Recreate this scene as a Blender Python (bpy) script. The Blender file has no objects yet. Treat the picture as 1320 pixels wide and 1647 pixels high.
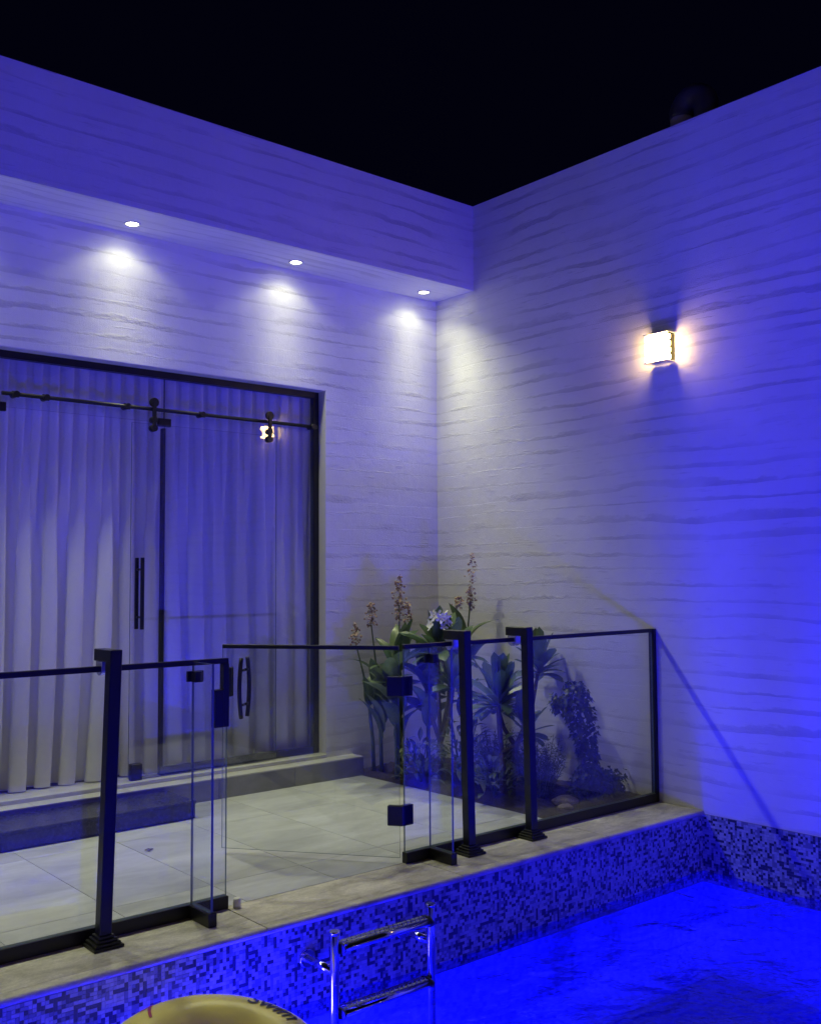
import bpy, bmesh, math, random
from mathutils import Vector, Matrix, noise
R = math.radians
PI = math.pi
sc = bpy.context.scene
C = sc.collection

# ------------------------------------------------------------------ camera
cam_d = bpy.data.cameras.new('camera')
cam = bpy.data.objects.new('camera', cam_d); C.objects.link(cam)
sc.camera = cam
cam_d.sensor_fit = 'HORIZONTAL'; cam_d.sensor_width = 36.0
cam_d.lens = 36.0 * 1628.9 / 1320.0
cam_d.clip_start = 0.05; cam_d.clip_end = 500.0
_y, _p, _r = 0.7064, 0.0626, -0.0063
_d = Vector((math.sin(_y)*math.cos(_p), math.cos(_y)*math.cos(_p), math.sin(_p)))
_rt = Vector((math.cos(_y), -math.sin(_y), 0)); _up = _rt.cross(_d)
_rt2 = _rt*math.cos(_r) + _up*math.sin(_r); _up2 = -_rt*math.sin(_r) + _up*math.cos(_r)
M = Matrix((_rt2, _up2, -_d)).transposed().to_4x4()
M.translation = Vector((-6.0447, -6.7132, 1.6061))
cam.matrix_world = M

# ------------------------------------------------------------------ night sky, exposure, lamp strengths
w = bpy.data.worlds.new('World'); sc.world = w; w.use_nodes = True
bg = w.node_tree.nodes['Background']
bg.inputs[0].default_value = (0.16, 0.16, 1.0, 1); bg.inputs[1].default_value = 0.0035
sc.view_settings.view_transform = 'Standard'; sc.view_settings.look = 'None'
sc.view_settings.exposure = 0.0; sc.view_settings.gamma = 1.0
sc.view_settings.use_curve_mapping = False
sc.cycles.use_denoising = True
sc.cycles.max_bounces = 10; sc.cycles.diffuse_bounces = 5; sc.cycles.glossy_bounces = 5
sc.cycles.transparent_max_bounces = 32; sc.cycles.transmission_bounces = 6
sc.cycles.sample_clamp_indirect = 12.0
sc.cycles.caustics_reflective = False; sc.cycles.caustics_refractive = False
POOL_W = 114.0          # each underwater lamp
BEAM_W = 188.0         # each downlight
SCONCE = 40.0           # sconce light bars, emission
BLUE = (0.05, 0.032, 1.0)
WARM = (1.0, 1.02, 0.60)

# ------------------------------------------------------------------ measures
HP, HS, P = 4.819, 4.077, 0.492        # parapet top, soffit, overhang
HD = 3.128                             # head of the glazed opening
XO = -1.22                             # right jamb
YF = -2.296                            # fence line
YE = -2.68                             # coping edge
YM = -2.665                            # mosaic face
ZW = -0.41                             # water
YN = -5.9                              # near pool edge
XL = -9.5                              # left end of what is built
BED = -0.98                            # planting bed edge

# ------------------------------------------------------------------ helpers
def new_mat(name):
    m = bpy.data.materials.new(name); m.use_nodes = True
    nt = m.node_tree
    return m, nt, nt.nodes, nt.links
def pbr(name, col, rough=0.5, metal=0.0, spec=0.5, coat=0.0):
    m, nt, n, l = new_mat(name)
    b = n['Principled BSDF']
    b.inputs['Base Color'].default_value = (*col, 1); b.inputs['Roughness'].default_value = rough
    b.inputs['Metallic'].default_value = metal; b.inputs['Specular IOR Level'].default_value = spec
    b.inputs['Coat Weight'].default_value = coat
    return m
def nd(n, t, **kw):
    x = n.new(t)
    for k, v in kw.items(): setattr(x, k, v)
    return x
def math_node(n, l, op, a, b=None, c=None, clamp=False):
    x = n.new('ShaderNodeMath'); x.operation = op; x.use_clamp = clamp
    for i, v in enumerate((a, b, c)):
        if v is None: continue
        if isinstance(v, (int, float)): x.inputs[i].default_value = v
        else: l.new(v, x.inputs[i])
    return x.outputs[0]
def ramp(n, l, fac, stops):
    r = n.new('ShaderNodeValToRGB')
    while len(r.color_ramp.elements) < len(stops): r.color_ramp.elements.new(0.5)
    for e, (p, c) in zip(r.color_ramp.elements, stops):
        e.position = p; e.color = (*c, 1) if len(c) == 3 else c
    l.new(fac, r.inputs[0]); return r.outputs[0]
def noise_node(n, l, vec, scale, detail=4, rough=0.55, dist=0.0):
    t = n.new('ShaderNodeTexNoise'); t.inputs['Scale'].default_value = scale
    t.inputs['Detail'].default_value = detail; t.inputs['Roughness'].default_value = rough
    t.inputs['Distortion'].default_value = dist
    if vec is not None: l.new(vec, t.inputs['Vector'])
    return t.outputs['Fac']
def mapping(n, l, vec, scale, loc=(0, 0, 0)):
    t = n.new('ShaderNodeMapping'); t.inputs['Scale'].default_value = scale
    t.inputs['Location'].default_value = loc
    l.new(vec, t.inputs['Vector']); return t.outputs[0]

def box(bm, x0, x1, y0, y1, z0, z1, mi=0):
    v = [bm.verts.new((x, y, z)) for z in (z0, z1) for y in (y0, y1) for x in (x0, x1)]
    fs = []
    for q in ((0, 2, 3, 1), (4, 5, 7, 6), (0, 1, 5, 4), (2, 6, 7, 3), (0, 4, 6, 2), (1, 3, 7, 5)):
        f = bm.faces.new([v[i] for i in q]); f.material_index = mi; fs.append(f)
    return fs
def tube(bm, pts, r, seg=12, cap=True, mi=0):
    """a round bar through pts; r is a number or a list"""
    pts = [Vector(p) for p in pts]; rings = []
    rr = r if isinstance(r, (list, tuple)) else [r]*len(pts)
    t0 = (pts[1]-pts[0]).normalized()
    a = t0.orthogonal().normalized()
    for i, p in enumerate(pts):
        t = (pts[min(i+1, len(pts)-1)] - pts[max(i-1, 0)]).normalized()
        a = (a - t*a.dot(t)).normalized(); b = t.cross(a)
        rings.append([bm.verts.new(p + (a*math.cos(2*PI*k/seg) + b*math.sin(2*PI*k/seg))*rr[i]) for k in range(seg)])
    for i in range(len(rings)-1):
        for k in range(seg):
            f = bm.faces.new((rings[i][k], rings[i][(k+1) % seg], rings[i+1][(k+1) % seg], rings[i+1][k]))
            f.smooth = True; f.material_index = mi
    if cap:
        f = bm.faces.new(rings[0][::-1]); f.material_index = mi
        f = bm.faces.new(rings[-1]); f.material_index = mi
def prism(bm, prof, axis, a0, a1, mi=0, smooth=False):
    """closed 2D profile swept along an axis; axis 'x': prof = (y,z); 'y': prof = (x,z); 'z': prof = (x,y)"""
    def mk(p, a):
        return {'x': (a, p[0], p[1]), 'y': (p[0], a, p[1]), 'z': (p[0], p[1], a)}[axis]
    A = [bm.verts.new(mk(p, a0)) for p in prof]; B = [bm.verts.new(mk(p, a1)) for p in prof]
    n = len(prof)
    for i in range(n):
        f = bm.faces.new((A[i], A[(i+1) % n], B[(i+1) % n], B[i])); f.smooth = smooth; f.material_index = mi
    bm.faces.new(A[::-1]).material_index = mi; bm.faces.new(B).material_index = mi
def bevel(bm, w_, seg=1):
    bmesh.ops.bevel(bm, geom=bm.edges[:], offset=w_, segments=seg, affect='EDGES', profile=0.5)
def obj(name, bm, mats, parent=None, loc=None):
    bmesh.ops.recalc_face_normals(bm, faces=bm.faces[:])
    me = bpy.data.meshes.new(name); bm.to_mesh(me); bm.free()
    for m in (mats if isinstance(mats, (list, tuple)) else [mats]): me.materials.append(m)
    o = bpy.data.objects.new(name, me); C.objects.link(o)
    if parent is not None: o.parent = parent
    if loc is not None: o.location = loc
    return o
def inst(name, me, parent=None, mat=None):
    o = bpy.data.objects.new(name, me); C.objects.link(o)
    if parent is not None: o.parent = parent
    if mat is not None: o.matrix_local = mat
    return o
def bobj(name, dims, mats, parent=None, bev=0.0):
    bm = bmesh.new(); box(bm, *dims)
    if bev: bevel(bm, bev)
    return obj(name, bm, mats, parent)
def tobj(name, pts, r, mats, parent=None, seg=12):
    bm = bmesh.new(); tube(bm, pts, r, seg); return obj(name, bm, mats, parent)
def thing(name, label, cat, loc=(0, 0, 0), group=None):
    o = bpy.data.objects.new(name, None); C.objects.link(o); o.location = loc
    o.empty_display_size = 0.1
    return tag(o, label, cat, group)
def tag(o, label, cat, group=None):
    o['label'] = label; o['category'] = cat
    if group: o['group'] = group
    return o
def struct(o):
    o['kind'] = 'structure'; return o

# ------------------------------------------------------------------ materials
def plaster(name, base=(0.76, 0.75, 0.74), dark=0.73, spacing=0.118, strength=1.0, ky=0.0):
    m, nt, n, l = new_mat(name); b = n['Principled BSDF']
    g = n.new('ShaderNodeNewGeometry'); pos = g.outputs['Position']
    sx = n.new('ShaderNodeSeparateXYZ'); l.new(pos, sx.inputs[0])
    h = math_node(n, l, 'ADD', sx.outputs[0], math_node(n, l, 'MULTIPLY', sx.outputs[1], 1.07))
    z = math_node(n, l, 'ADD', sx.outputs[2], math_node(n, l, 'MULTIPLY', sx.outputs[1], ky))
    cv = n.new('ShaderNodeCombineXYZ'); l.new(h, cv.inputs[0]); l.new(z, cv.inputs[1]); v = cv.outputs[0]
    # the trowel strokes wander and are spaced unevenly
    w1 = noise_node(n, l, mapping(n, l, v, (0.75, 0.9, 1)), 1.0, 2)
    w2 = noise_node(n, l, mapping(n, l, v, (3.2, 3.0, 1), (7, 3, 0)), 1.0, 3, 0.6)
    w3 = noise_node(n, l, mapping(n, l, v, (0.15, 6.0, 1), (3, 9, 0)), 1.0, 2)
    zz = math_node(n, l, 'ADD', z, math_node(n, l, 'MULTIPLY', w1, 0.12))
    zz = math_node(n, l, 'ADD', zz, math_node(n, l, 'MULTIPLY', w2, 0.028))
    zz = math_node(n, l, 'ADD', zz, math_node(n, l, 'MULTIPLY', w3, 0.13))
    s = math_node(n, l, 'FRACT', math_node(n, l, 'DIVIDE', zz, spacing))
    # width of the rough band along a stroke edge
    wd = noise_node(n, l, mapping(n, l, v, (1.6, 5.0, 1), (1, 2, 0)), 1.0, 3, 0.7)
    wid = math_node(n, l, 'MULTIPLY_ADD', wd, 0.95, -0.27)
    rag = noise_node(n, l, mapping(n, l, v, (16, 40, 1)), 1.0, 3, 0.7)
    edge = math_node(n, l, 'ADD', s, math_node(n, l, 'MULTIPLY', math_node(n, l, 'SUBTRACT', rag, 0.5), 0.30))
    band = math_node(n, l, 'SUBTRACT', 1.0, math_node(n, l, 'DIVIDE', math_node(n, l, 'SUBTRACT', edge, wid), 0.10, clamp=True), clamp=True)
    band = math_node(n, l, 'MULTIPLY', band, math_node(n, l, 'MULTIPLY', math_node(n, l, 'SUBTRACT', 1.0, s), 1.0), clamp=True)
    fade = noise_node(n, l, mapping(n, l, v, (1.1, 2.2, 1), (11, 5, 0)), 1.0, 3, 0.6)
    fd = math_node(n, l, 'MULTIPLY_ADD', fade, 4.2, -1.55, clamp=True)
    band = math_node(n, l, 'MULTIPLY', band, fd)
    dsh = noise_node(n, l, mapping(n, l, v, (3.2, 30.0, 1), (2, 6, 0)), 1.0, 4, 0.65)
    dsh = math_node(n, l, 'MULTIPLY_ADD', dsh, 9.0, -5.35, clamp=True)
    band = math_node(n, l, 'MAXIMUM', band, math_node(n, l, 'MULTIPLY', dsh, 0.6))
    blot = noise_node(n, l, mapping(n, l, v, (1.3, 1.3, 1), (4, 4, 0)), 1.0, 5, 0.6)
    tone = math_node(n, l, 'MULTIPLY_ADD', blot, 0.30, 0.85)
    mx = n.new('ShaderNodeMix'); mx.data_type = 'RGBA'
    mx.inputs['A'].default_value = (*base, 1)
    mx.inputs['B'].default_value = (base[0]*dark, base[1]*dark*0.99, base[2]*dark, 1)
    l.new(band, mx.inputs['Factor'])
    vm = n.new('ShaderNodeVectorMath'); vm.operation = 'SCALE'
    l.new(mx.outputs['Result'], vm.inputs[0]); l.new(tone, vm.inputs['Scale'])
    l.new(vm.outputs[0], b.inputs['Base Color'])
    b.inputs['Roughness'].default_value = 0.82; b.inputs['Specular IOR Level'].default_value = 0.25
    grain = noise_node(n, l, pos, 260, 4, 0.7)
    comb = noise_node(n, l, mapping(n, l, v, (150, 9, 1)), 1.0, 2)
    patch = noise_node(n, l, mapping(n, l, v, (2.1, 2.1, 1), (8, 1, 0)), 1.0, 4, 0.6)
    hgt = math_node(n, l, 'MULTIPLY', s, 0.0014*strength)
    hgt = math_node(n, l, 'ADD', hgt, math_node(n, l, 'MULTIPLY', band, -0.0032*strength))
    hgt = math_node(n, l, 'ADD', hgt, math_node(n, l, 'MULTIPLY', math_node(n, l, 'MULTIPLY', band, rag), 0.010*strength))
    hgt = math_node(n, l, 'ADD', hgt, math_node(n, l, 'MULTIPLY', grain, 0.0022))
    hgt = math_node(n, l, 'ADD', hgt, math_node(n, l, 'MULTIPLY', comb, 0.0007*strength))
    hgt = math_node(n, l, 'ADD', hgt, math_node(n, l, 'MULTIPLY', patch, 0.010*strength))
    bp = n.new('ShaderNodeBump'); bp.inputs['Strength'].default_value = 0.85; bp.inputs['Distance'].default_value = 1.0
    l.new(hgt, bp.inputs['Height']); l.new(bp.outputs[0], b.inputs['Normal'])
    return m
def stone(name, c0, c1, scale=2.0, rough=0.5, stretch=(1, 1, 1), bump=0.002, tone=0.25, coat=0.0, speck=0.0, contrast=(0.35, 0.68)):
    """clouded stone or porcelain; every piece gets its own cut of the pattern"""
    m, nt, n, l = new_mat(name); b = n['Principled BSDF']
    g = n.new('ShaderNodeNewGeometry'); oi = n.new('ShaderNodeObjectInfo')
    cx = n.new('ShaderNodeCombineXYZ')
    for i, k in enumerate((37.0, 91.0, 13.0)): l.new(math_node(n, l, 'MULTIPLY', oi.outputs['Random'], k), cx.inputs[i])
    ad = n.new('ShaderNodeVectorMath'); ad.operation = 'ADD'; l.new(g.outputs['Position'], ad.inputs[0]); l.new(cx.outputs[0], ad.inputs[1])
    v = mapping(n, l, ad.outputs[0], stretch)
    f = noise_node(n, l, v, scale, 8, 0.62, 0.8)
    f2 = noise_node(n, l, v, scale*9, 5, 0.7, 0.3)
    ff = math_node(n, l, 'ADD', math_node(n, l, 'MULTIPLY', f, 0.75), math_node(n, l, 'MULTIPLY', f2, 0.25))
    col = ramp(n, l, ff, [(contrast[0], c0), (contrast[1], c1)])
    t = math_node(n, l, 'MULTIPLY_ADD', oi.outputs['Random'], tone, 1-tone/2)
    vm = n.new('ShaderNodeVectorMath'); vm.operation = 'SCALE'; l.new(col, vm.inputs[0])
    if speck:
        sp = noise_node(n, l, v, scale*30, 3, 0.6)
        t = math_node(n, l, 'MULTIPLY', t, math_node(n, l, 'MULTIPLY_ADD', sp, speck, 1-speck/2))
    l.new(t, vm.inputs['Scale']); l.new(vm.outputs[0], b.inputs['Base Color'])
    rg = math_node(n, l, 'MULTIPLY_ADD', f2, 0.3, rough-0.15); l.new(rg, b.inputs['Roughness'])
    b.inputs['Coat Weight'].default_value = coat; b.inputs['Coat Roughness'].default_value = 0.12
    bp = n.new('ShaderNodeBump'); bp.inputs['Distance'].default_value = 1.0; bp.inputs['Strength'].default_value = 0.6
    l.new(math_node(n, l, 'MULTIPLY', f2, bump), bp.inputs['Height']); l.new(bp.outputs[0], b.inputs['Normal'])
    return m
def glass(name, tint=(0.955, 0.975, 0.97), f0=0.042, dirt=0.0):
    """clear pane: lets light straight through, reflects by angle"""
    m, nt, n, l = new_mat(name); n.remove(n['Principled BSDF']); out = n['Material Output']
    lw = n.new('ShaderNodeLayerWeight'); lw.inputs['Blend'].default_value = 0.5
    p5 = math_node(n, l, 'POWER', lw.outputs['Facing'], 5.0)
    fac = math_node(n, l, 'MULTIPLY_ADD', p5, 1-f0, f0)
    tr = n.new('ShaderNodeBsdfTransparent'); tr.inputs[0].default_value = (*tint, 1)
    gl = n.new('ShaderNodeBsdfGlossy'); gl.inputs['Roughness'].default_value = 0.004
    gl.inputs['Color'].default_value = (1, 1, 1, 1)
    mx = n.new('ShaderNodeMixShader'); l.new(fac, mx.inputs[0]); l.new(tr.outputs[0], mx.inputs[1]); l.new(gl.outputs[0], mx.inputs[2])
    last = mx
    if dirt:
        g = n.new('ShaderNodeNewGeometry')
        f = noise_node(n, l, mapping(n, l, g.outputs['Position'], (6, 6, 1.2)), 1.0, 6, 0.7)
        df = n.new('ShaderNodeBsdfDiffuse'); df.inputs[0].default_value = (0.7, 0.7, 0.7, 1)
        m2 = n.new('ShaderNodeMixShader'); l.new(math_node(n, l, 'MULTIPLY', f, dirt), m2.inputs[0])
        l.new(mx.outputs[0], m2.inputs[1]); l.new(df.outputs[0], m2.inputs[2]); last = m2
    l.new(last.outputs[0], out.inputs['Surface'])
    return m
def emit(name, col, s):
    m, nt, n, l = new_mat(name); n.remove(n['Principled BSDF'])
    e = n.new('ShaderNodeEmission'); e.inputs[0].default_value = (*col, 1); e.inputs[1].default_value = s
    l.new(e.outputs[0], n['Material Output'].inputs[0]); return m
def leafy(name, c0, c1, rough=0.42, trans=0.25):
    m, nt, n, l = new_mat(name); b = n['Principled BSDF']; out = n['Material Output']
    tc = n.new('ShaderNodeTexCoord'); oi = n.new('ShaderNodeObjectInfo'); g = n.new('ShaderNodeNewGeometry')
    f = noise_node(n, l, g.outputs['Position'], 22, 4, 0.6)
    ri = math_node(n, l, 'ADD', math_node(n, l, 'MULTIPLY', f, 0.6), math_node(n, l, 'MULTIPLY', oi.outputs['Random'], 0.4))
    col = ramp(n, l, ri, [(0.3, c0), (0.7, c1)])
    l.new(col, b.inputs['Base Color']); b.inputs['Roughness'].default_value = rough
    tl = n.new('ShaderNodeBsdfTranslucent'); l.new(col, tl.inputs[0])
    mx = n.new('ShaderNodeMixShader'); mx.inputs[0].default_value = trans
    l.new(b.outputs[0], mx.inputs[1]); l.new(tl.outputs[0], mx.inputs[2]); l.new(mx.outputs[0], out.inputs[0])
    return m

PLASTER = plaster('plaster_trowelled')
SOFFIT = plaster('plaster_soffit', spacing=0.075, strength=0.8, dark=0.78, ky=0.8)
PLAIN = pbr('plaster_reveal', (0.62, 0.61, 0.60), 0.8)
TILE = stone('porcelain_tile', (0.345, 0.35, 0.38), (0.58, 0.59, 0.635), 1.9, 0.42, (0.8, 2.2, 1), 0.0006, 0.16)
GROUT = pbr('grout', (0.11, 0.11, 0.105), 0.9)
TRAV = stone('travertine', (0.30, 0.27, 0.23), (0.76, 0.71, 0.63), 4.5, 0.6, (0.8, 1.7, 2), 0.006, 0.2, speck=0.7)
PLINTH = stone('plinth_tile', (0.21, 0.21, 0.20), (0.31, 0.31, 0.30), 2.4, 0.5, (1, 1, 2), 0.001, 0.12)
STEPM = stone('dark_step_stone', (0.020, 0.020, 0.026), (0.055, 0.055, 0.07), 5, 0.26, (1, 1, 1), 0.001, 0.1)
MARBLE = stone('white_marble', (0.45, 0.45, 0.44), (0.66, 0.65, 0.63), 3, 0.35, (1, 3, 1), 0.0005, 0.1)
BLACK = pbr('black_powder_coat', (0.010, 0.010, 0.011), 0.38, spec=0.4)
GREYGRIP = pbr('grey_grip', (0.16, 0.16, 0.17), 0.5)
RUBBER = pbr('black_rubber', (0.012, 0.012, 0.012), 0.7)
CHROME = pbr('stainless_steel', (0.72, 0.72, 0.74), 0.12, 1.0)
CLEARB = pbr('frosted_bracket', (0.62, 0.62, 0.66), 0.18, 0.6)
GLASS = glass('fence_glass', (0.97, 0.985, 0.98), dirt=0.03)
DOORGL = glass('door_glass', (0.985, 0.99, 0.99), 0.05)
EDGE = pbr('glass_edge', (0.11, 0.16, 0.165), 0.25, spec=0.8)
WHITEPL = pbr('white_plastic', (0.72, 0.72, 0.70), 0.4)
SOIL = stone('soil', (0.018, 0.014, 0.010), (0.06, 0.045, 0.032), 14, 0.9, (1, 1, 1), 0.02, 0.0)
ROCK = stone('rock', (0.10, 0.08, 0.065), (0.30, 0.26, 0.21), 7, 0.85, (1, 1, 1), 0.01, 0.2)
CANNA = leafy('canna_leaf', (0.06, 0.11, 0.05), (0.17, 0.23, 0.12), 0.38)
PLUM = leafy('plumeria_leaf', (0.05, 0.095, 0.045), (0.14, 0.20, 0.10), 0.36)
IVY = leafy('ivy_leaf', (0.018, 0.035, 0.020), (0.055, 0.085, 0.045), 0.45)
VARI = leafy('variegated_leaf', (0.07, 0.11, 0.05), (0.26, 0.30, 0.18), 0.45)
FERN = leafy('fine_needle', (0.02, 0.04, 0.025), (0.06, 0.09, 0.05), 0.6)
BARK = stone('bark', (0.07, 0.055, 0.045), (0.18, 0.15, 0.12), 20, 0.9, (1, 1, 0.3), 0.006, 0.1)
STEM = pbr('green_stem', (0.08, 0.12, 0.05), 0.5)
DRYF = stone('dry_flower', (0.26, 0.13, 0.11), (0.62, 0.50, 0.38), 60, 0.8, (1, 1, 1), 0.0, 0.3)
WHITEF = pbr('white_petal', (0.80, 0.79, 0.80), 0.5)
CENTRE = pbr('flower_centre', (0.70, 0.50, 0.10), 0.6)
YELLOW = pbr('yellow_vinyl', (0.92, 0.78, 0.16), 0.34, spec=0.5)
INK = pbr('black_print', (0.012, 0.012, 0.014), 0.35)
PINK = pbr('pink_print', (0.42, 0.03, 0.10), 0.35)
ROOM = pbr('dim_interior', (0.10, 0.10, 0.11), 0.9)
PVC = pbr('grey_pipe', (0.055, 0.055, 0.06), 0.5)
PVCL = pbr('pale_coupling', (0.42, 0.40, 0.34), 0.6)
CHIP = [pbr('glass_chip_white', (0.50, 0.51, 0.53), 0.25, coat=0.3), pbr('glass_chip_pale', (0.38, 0.40, 0.45), 0.25, coat=0.3),
        pbr('glass_chip_slate', (0.21, 0.22, 0.28), 0.25, coat=0.3), pbr('glass_chip_navy', (0.05, 0.053, 0.095), 0.25, coat=0.3)]
MGROUT = pbr('mosaic_grout', (0.22, 0.23, 0.26), 0.85)
def curtain_mat():
    m, nt, n, l = new_mat('curtain_cloth'); b = n['Principled BSDF']; out = n['Material Output']
    g = n.new('ShaderNodeNewGeometry')
    wv = noise_node(n, l, mapping(n, l, g.outputs['Position'], (900, 900, 60)), 1.0, 2)
    col = ramp(n, l, wv, [(0.3, (0.82, 0.82, 0.81)), (0.7, (0.90, 0.90, 0.89))])
    l.new(col, b.inputs['Base Color']); b.inputs['Roughness'].default_value = 0.85
    b.inputs['Sheen Weight'].default_value = 0.2
    tl = n.new('ShaderNodeBsdfTranslucent'); l.new(col, tl.inputs[0])
    mx = n.new('ShaderNodeMixShader'); mx.inputs[0].default_value = 0.06
    l.new(b.outputs[0], mx.inputs[1]); l.new(tl.outputs[0], mx.inputs[2]); l.new(mx.outputs[0], out.inputs[0])
    return m
CURTAIN = curtain_mat()
def basin_mat(name, c0, c1):
    m, nt, n, l = new_mat(name); b = n['Principled BSDF']
    g = n.new('ShaderNodeNewGeometry')
    v = n.new('ShaderNodeTexVoronoi'); v.inputs['Scale'].default_value = 36; v.distance = 'CHEBYCHEV'; v.inputs['Randomness'].default_value = 0.3
    l.new(g.outputs['Position'], v.inputs['Vector'])
    col = ramp(n, l, v.outputs['Color'], [(0.2, c0), (0.8, c1)])
    l.new(col, b.inputs['Base Color']); b.inputs['Roughness'].default_value = 0.5
    return m
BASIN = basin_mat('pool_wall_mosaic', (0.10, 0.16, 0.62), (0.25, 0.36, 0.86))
BASINF = basin_mat('pool_floor_mosaic_shaded', (0.06, 0.10, 0.38), (0.15, 0.22, 0.64))  # wall mosaic painted darker; shade of a less lit floor put into the colour
def water_mat():
    m, nt, n, l = new_mat('pool_water'); n.remove(n['Principled BSDF']); out = n['Material Output']
    g = n.new('ShaderNodeNewGeometry')
    r1 = noise_node(n, l, mapping(n, l, g.outputs['Position'], (9, 9, 1)), 1.0, 3, 0.6, 0.6)
    r2 = noise_node(n, l, mapping(n, l, g.outputs['Position'], (38, 38, 1)), 1.0, 2, 0.5)
    r0 = noise_node(n, l, mapping(n, l, g.outputs['Position'], (2.4, 3.2, 1)), 1.0, 2, 0.5, 0.8)
    hgt = math_node(n, l, 'ADD', math_node(n, l, 'MULTIPLY', r1, 0.007), math_node(n, l, 'MULTIPLY', r2, 0.0045))
    hgt = math_node(n, l, 'ADD', hgt, math_node(n, l, 'MULTIPLY', r0, 0.042))
    bp = n.new('ShaderNodeBump'); bp.inputs['Strength'].default_value = 1.0; bp.inputs['Distance'].default_value = 1.0
    l.new(hgt, bp.inputs['Height'])
    lw = n.new('ShaderNodeLayerWeight'); lw.inputs['Blend'].default_value = 0.5; l.new(bp.outputs[0], lw.inputs['Normal'])
    p5 = math_node(n, l, 'POWER', lw.outputs['Facing'], 5.0)
    fac = math_node(n, l, 'MULTIPLY_ADD', p5, 0.98, 0.02)
    tr = n.new('ShaderNodeBsdfTransparent')
    lw2 = n.new('ShaderNodeLayerWeight'); lw2.inputs['Blend'].default_value = 0.5; l.new(bp.outputs[0], lw2.inputs['Normal'])
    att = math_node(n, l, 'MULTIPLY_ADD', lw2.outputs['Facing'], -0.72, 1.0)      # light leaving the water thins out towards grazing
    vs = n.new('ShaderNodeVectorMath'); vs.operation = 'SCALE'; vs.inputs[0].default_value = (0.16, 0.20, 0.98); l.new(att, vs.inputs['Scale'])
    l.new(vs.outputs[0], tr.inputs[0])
    gl = n.new('ShaderNodeBsdfGlossy'); gl.inputs['Roughness'].default_value = 0.03; l.new(bp.outputs[0], gl.inputs['Normal'])
    mx = n.new('ShaderNodeMixShader'); l.new(fac, mx.inputs[0]); l.new(tr.outputs[0], mx.inputs[1]); l.new(gl.outputs[0], mx.inputs[2])
    l.new(mx.outputs[0], out.inputs['Surface'])
    return m
WATER = water_mat()

# ------------------------------------------------------------------ the house: facade, overhang, plinth
house = thing('house', 'white house facade with wavy trowelled plaster, deep overhang and large glazed opening', 'house', (0, 0, 0))
XJ = -6.4                                           # left jamb (outside the frame)
bm = bmesh.new()
box(bm, XO, 0, 0, 0.25, -0.2, HS)                   # right of the opening
box(bm, XL, XJ, 0, 0.25, -0.2, HS)
box(bm, XJ, XO, 0, 0.25, HD, HS)                    # above it
obj('wall', bm, PLASTER, house)
bm = bmesh.new(); box(bm, XL, 0, -P, 0.25, HS, HP); obj('parapet', bm, PLASTER, house)
bm = bmesh.new(); box(bm, XL, -0.001, -P+0.001, -0.001, HS-0.006, HS+0.01); obj('soffit', bm, SOFFIT, house)
# clean plaster reveal round the opening, a narrow bead at the corners
bobj('reveal', (XO-0.004, XO+0.0, 0.004, 0.25, 0.17, HD-0.004), PLAIN, house)
bobj('reveal', (XJ, XO-0.004, 0.004, 0.25, HD-0.006, HD), PLAIN, house)
# room behind the curtains
bm = bmesh.new()
box(bm, XJ-0.2, XO+0.8, 3.0, 3.1, 0.0, 3.3); box(bm, XJ-0.2, XJ-0.1, 0.25, 3.0, 0.0, 3.3)
box(bm, XO+0.7, XO+0.8, 0.25, 3.0, 0.0, 3.3); box(bm, XJ-0.2, XO+0.8, 0.25, 3.1, 3.3, 3.4)
obj('interior_wall', bm, ROOM, house)
bobj('interior_floor', (XJ-0.2, XO+0.8, 0.25, 3.0, 0.10, 0.175), ROOM, house)
bobj('sill', (XJ, XO, -0.012, 0.25, 0.150, 0.178), MARBLE, house, 0.003)
# plinth ledge: tiles with joints, pale edge strip
xs = [-0.957, -1.62, -2.28, -2.95, -3.61, -4.27, -4.93, -5.6, -6.4, -7.2, -8.0, XL]
for a, b_ in zip(xs[1:], xs[:-1]):
    bobj('plinth_tile', (a+0.0015, b_-0.0015, -0.149, 0.0, -0.02, 0.140), PLINTH, house, 0.0015)
    bobj('plinth_cap', (a+0.0015, b_-0.0015, -0.1505, 0.0, 0.1405, 0.149), MARBLE, house)

# entrance step
st = thing('entrance_step', 'low dark polished stone step before the curtained doorway', 'step', (-3.9, -0.35, 0))
def loc(o, r):                                      # keep world placement under a moved Empty
    o.location = Vector(o.location) - r.location; return o
for a, b_ in ((-5.3, -4.003), (-4.0, -2.69)):
    loc(bobj('tread', (a, b_, -0.565, -0.152, 0.095, 0.118), STEPM, st, 0.003), st)
    loc(bobj('riser', (a, b_, -0.553, -0.155, 0.0, 0.094), STEPM, st, 0.002), st)

# downlights in the overhang
def downlight(x, y, label, aside=0):
    t = thing('downlight', label, 'ceiling light', (x, y, HS-0.006), 'downlights in the overhang')
    bm = bmesh.new(); n = 28
    prof = [(0.058, 0.0), (0.060, -0.004), (0.054, -0.007), (0.044, -0.006), (0.040, 0.004)]
    rings = [[bm.verts.new((r*math.cos(2*PI*k/n), r*math.sin(2*PI*k/n), z)) for k in range(n)] for r, z in prof]
    for i in range(len(rings)-1):
        for k in range(n):
            f = bm.faces.new((rings[i][k], rings[i][(k+1) % n], rings[i+1][(k+1) % n], rings[i+1][k])); f.smooth = True
    obj('trim_ring', bm, WHITEPL, t)
    bm = bmesh.new(); bmesh.ops.create_circle(bm, cap_ends=True, radius=0.041, segments=24, matrix=Matrix.Translation((0, 0, -0.002)))
    obj('lens', bm, LENS, t)
    lo = bpy.data.objects.new('lamp', DL_ROUND if aside else DL_OVAL); C.objects.link(lo); lo.parent = t; lo.location = (0, 0, -0.02); lo.rotation_euler = (R(-18.0), R(aside), 0)
    return t
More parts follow.
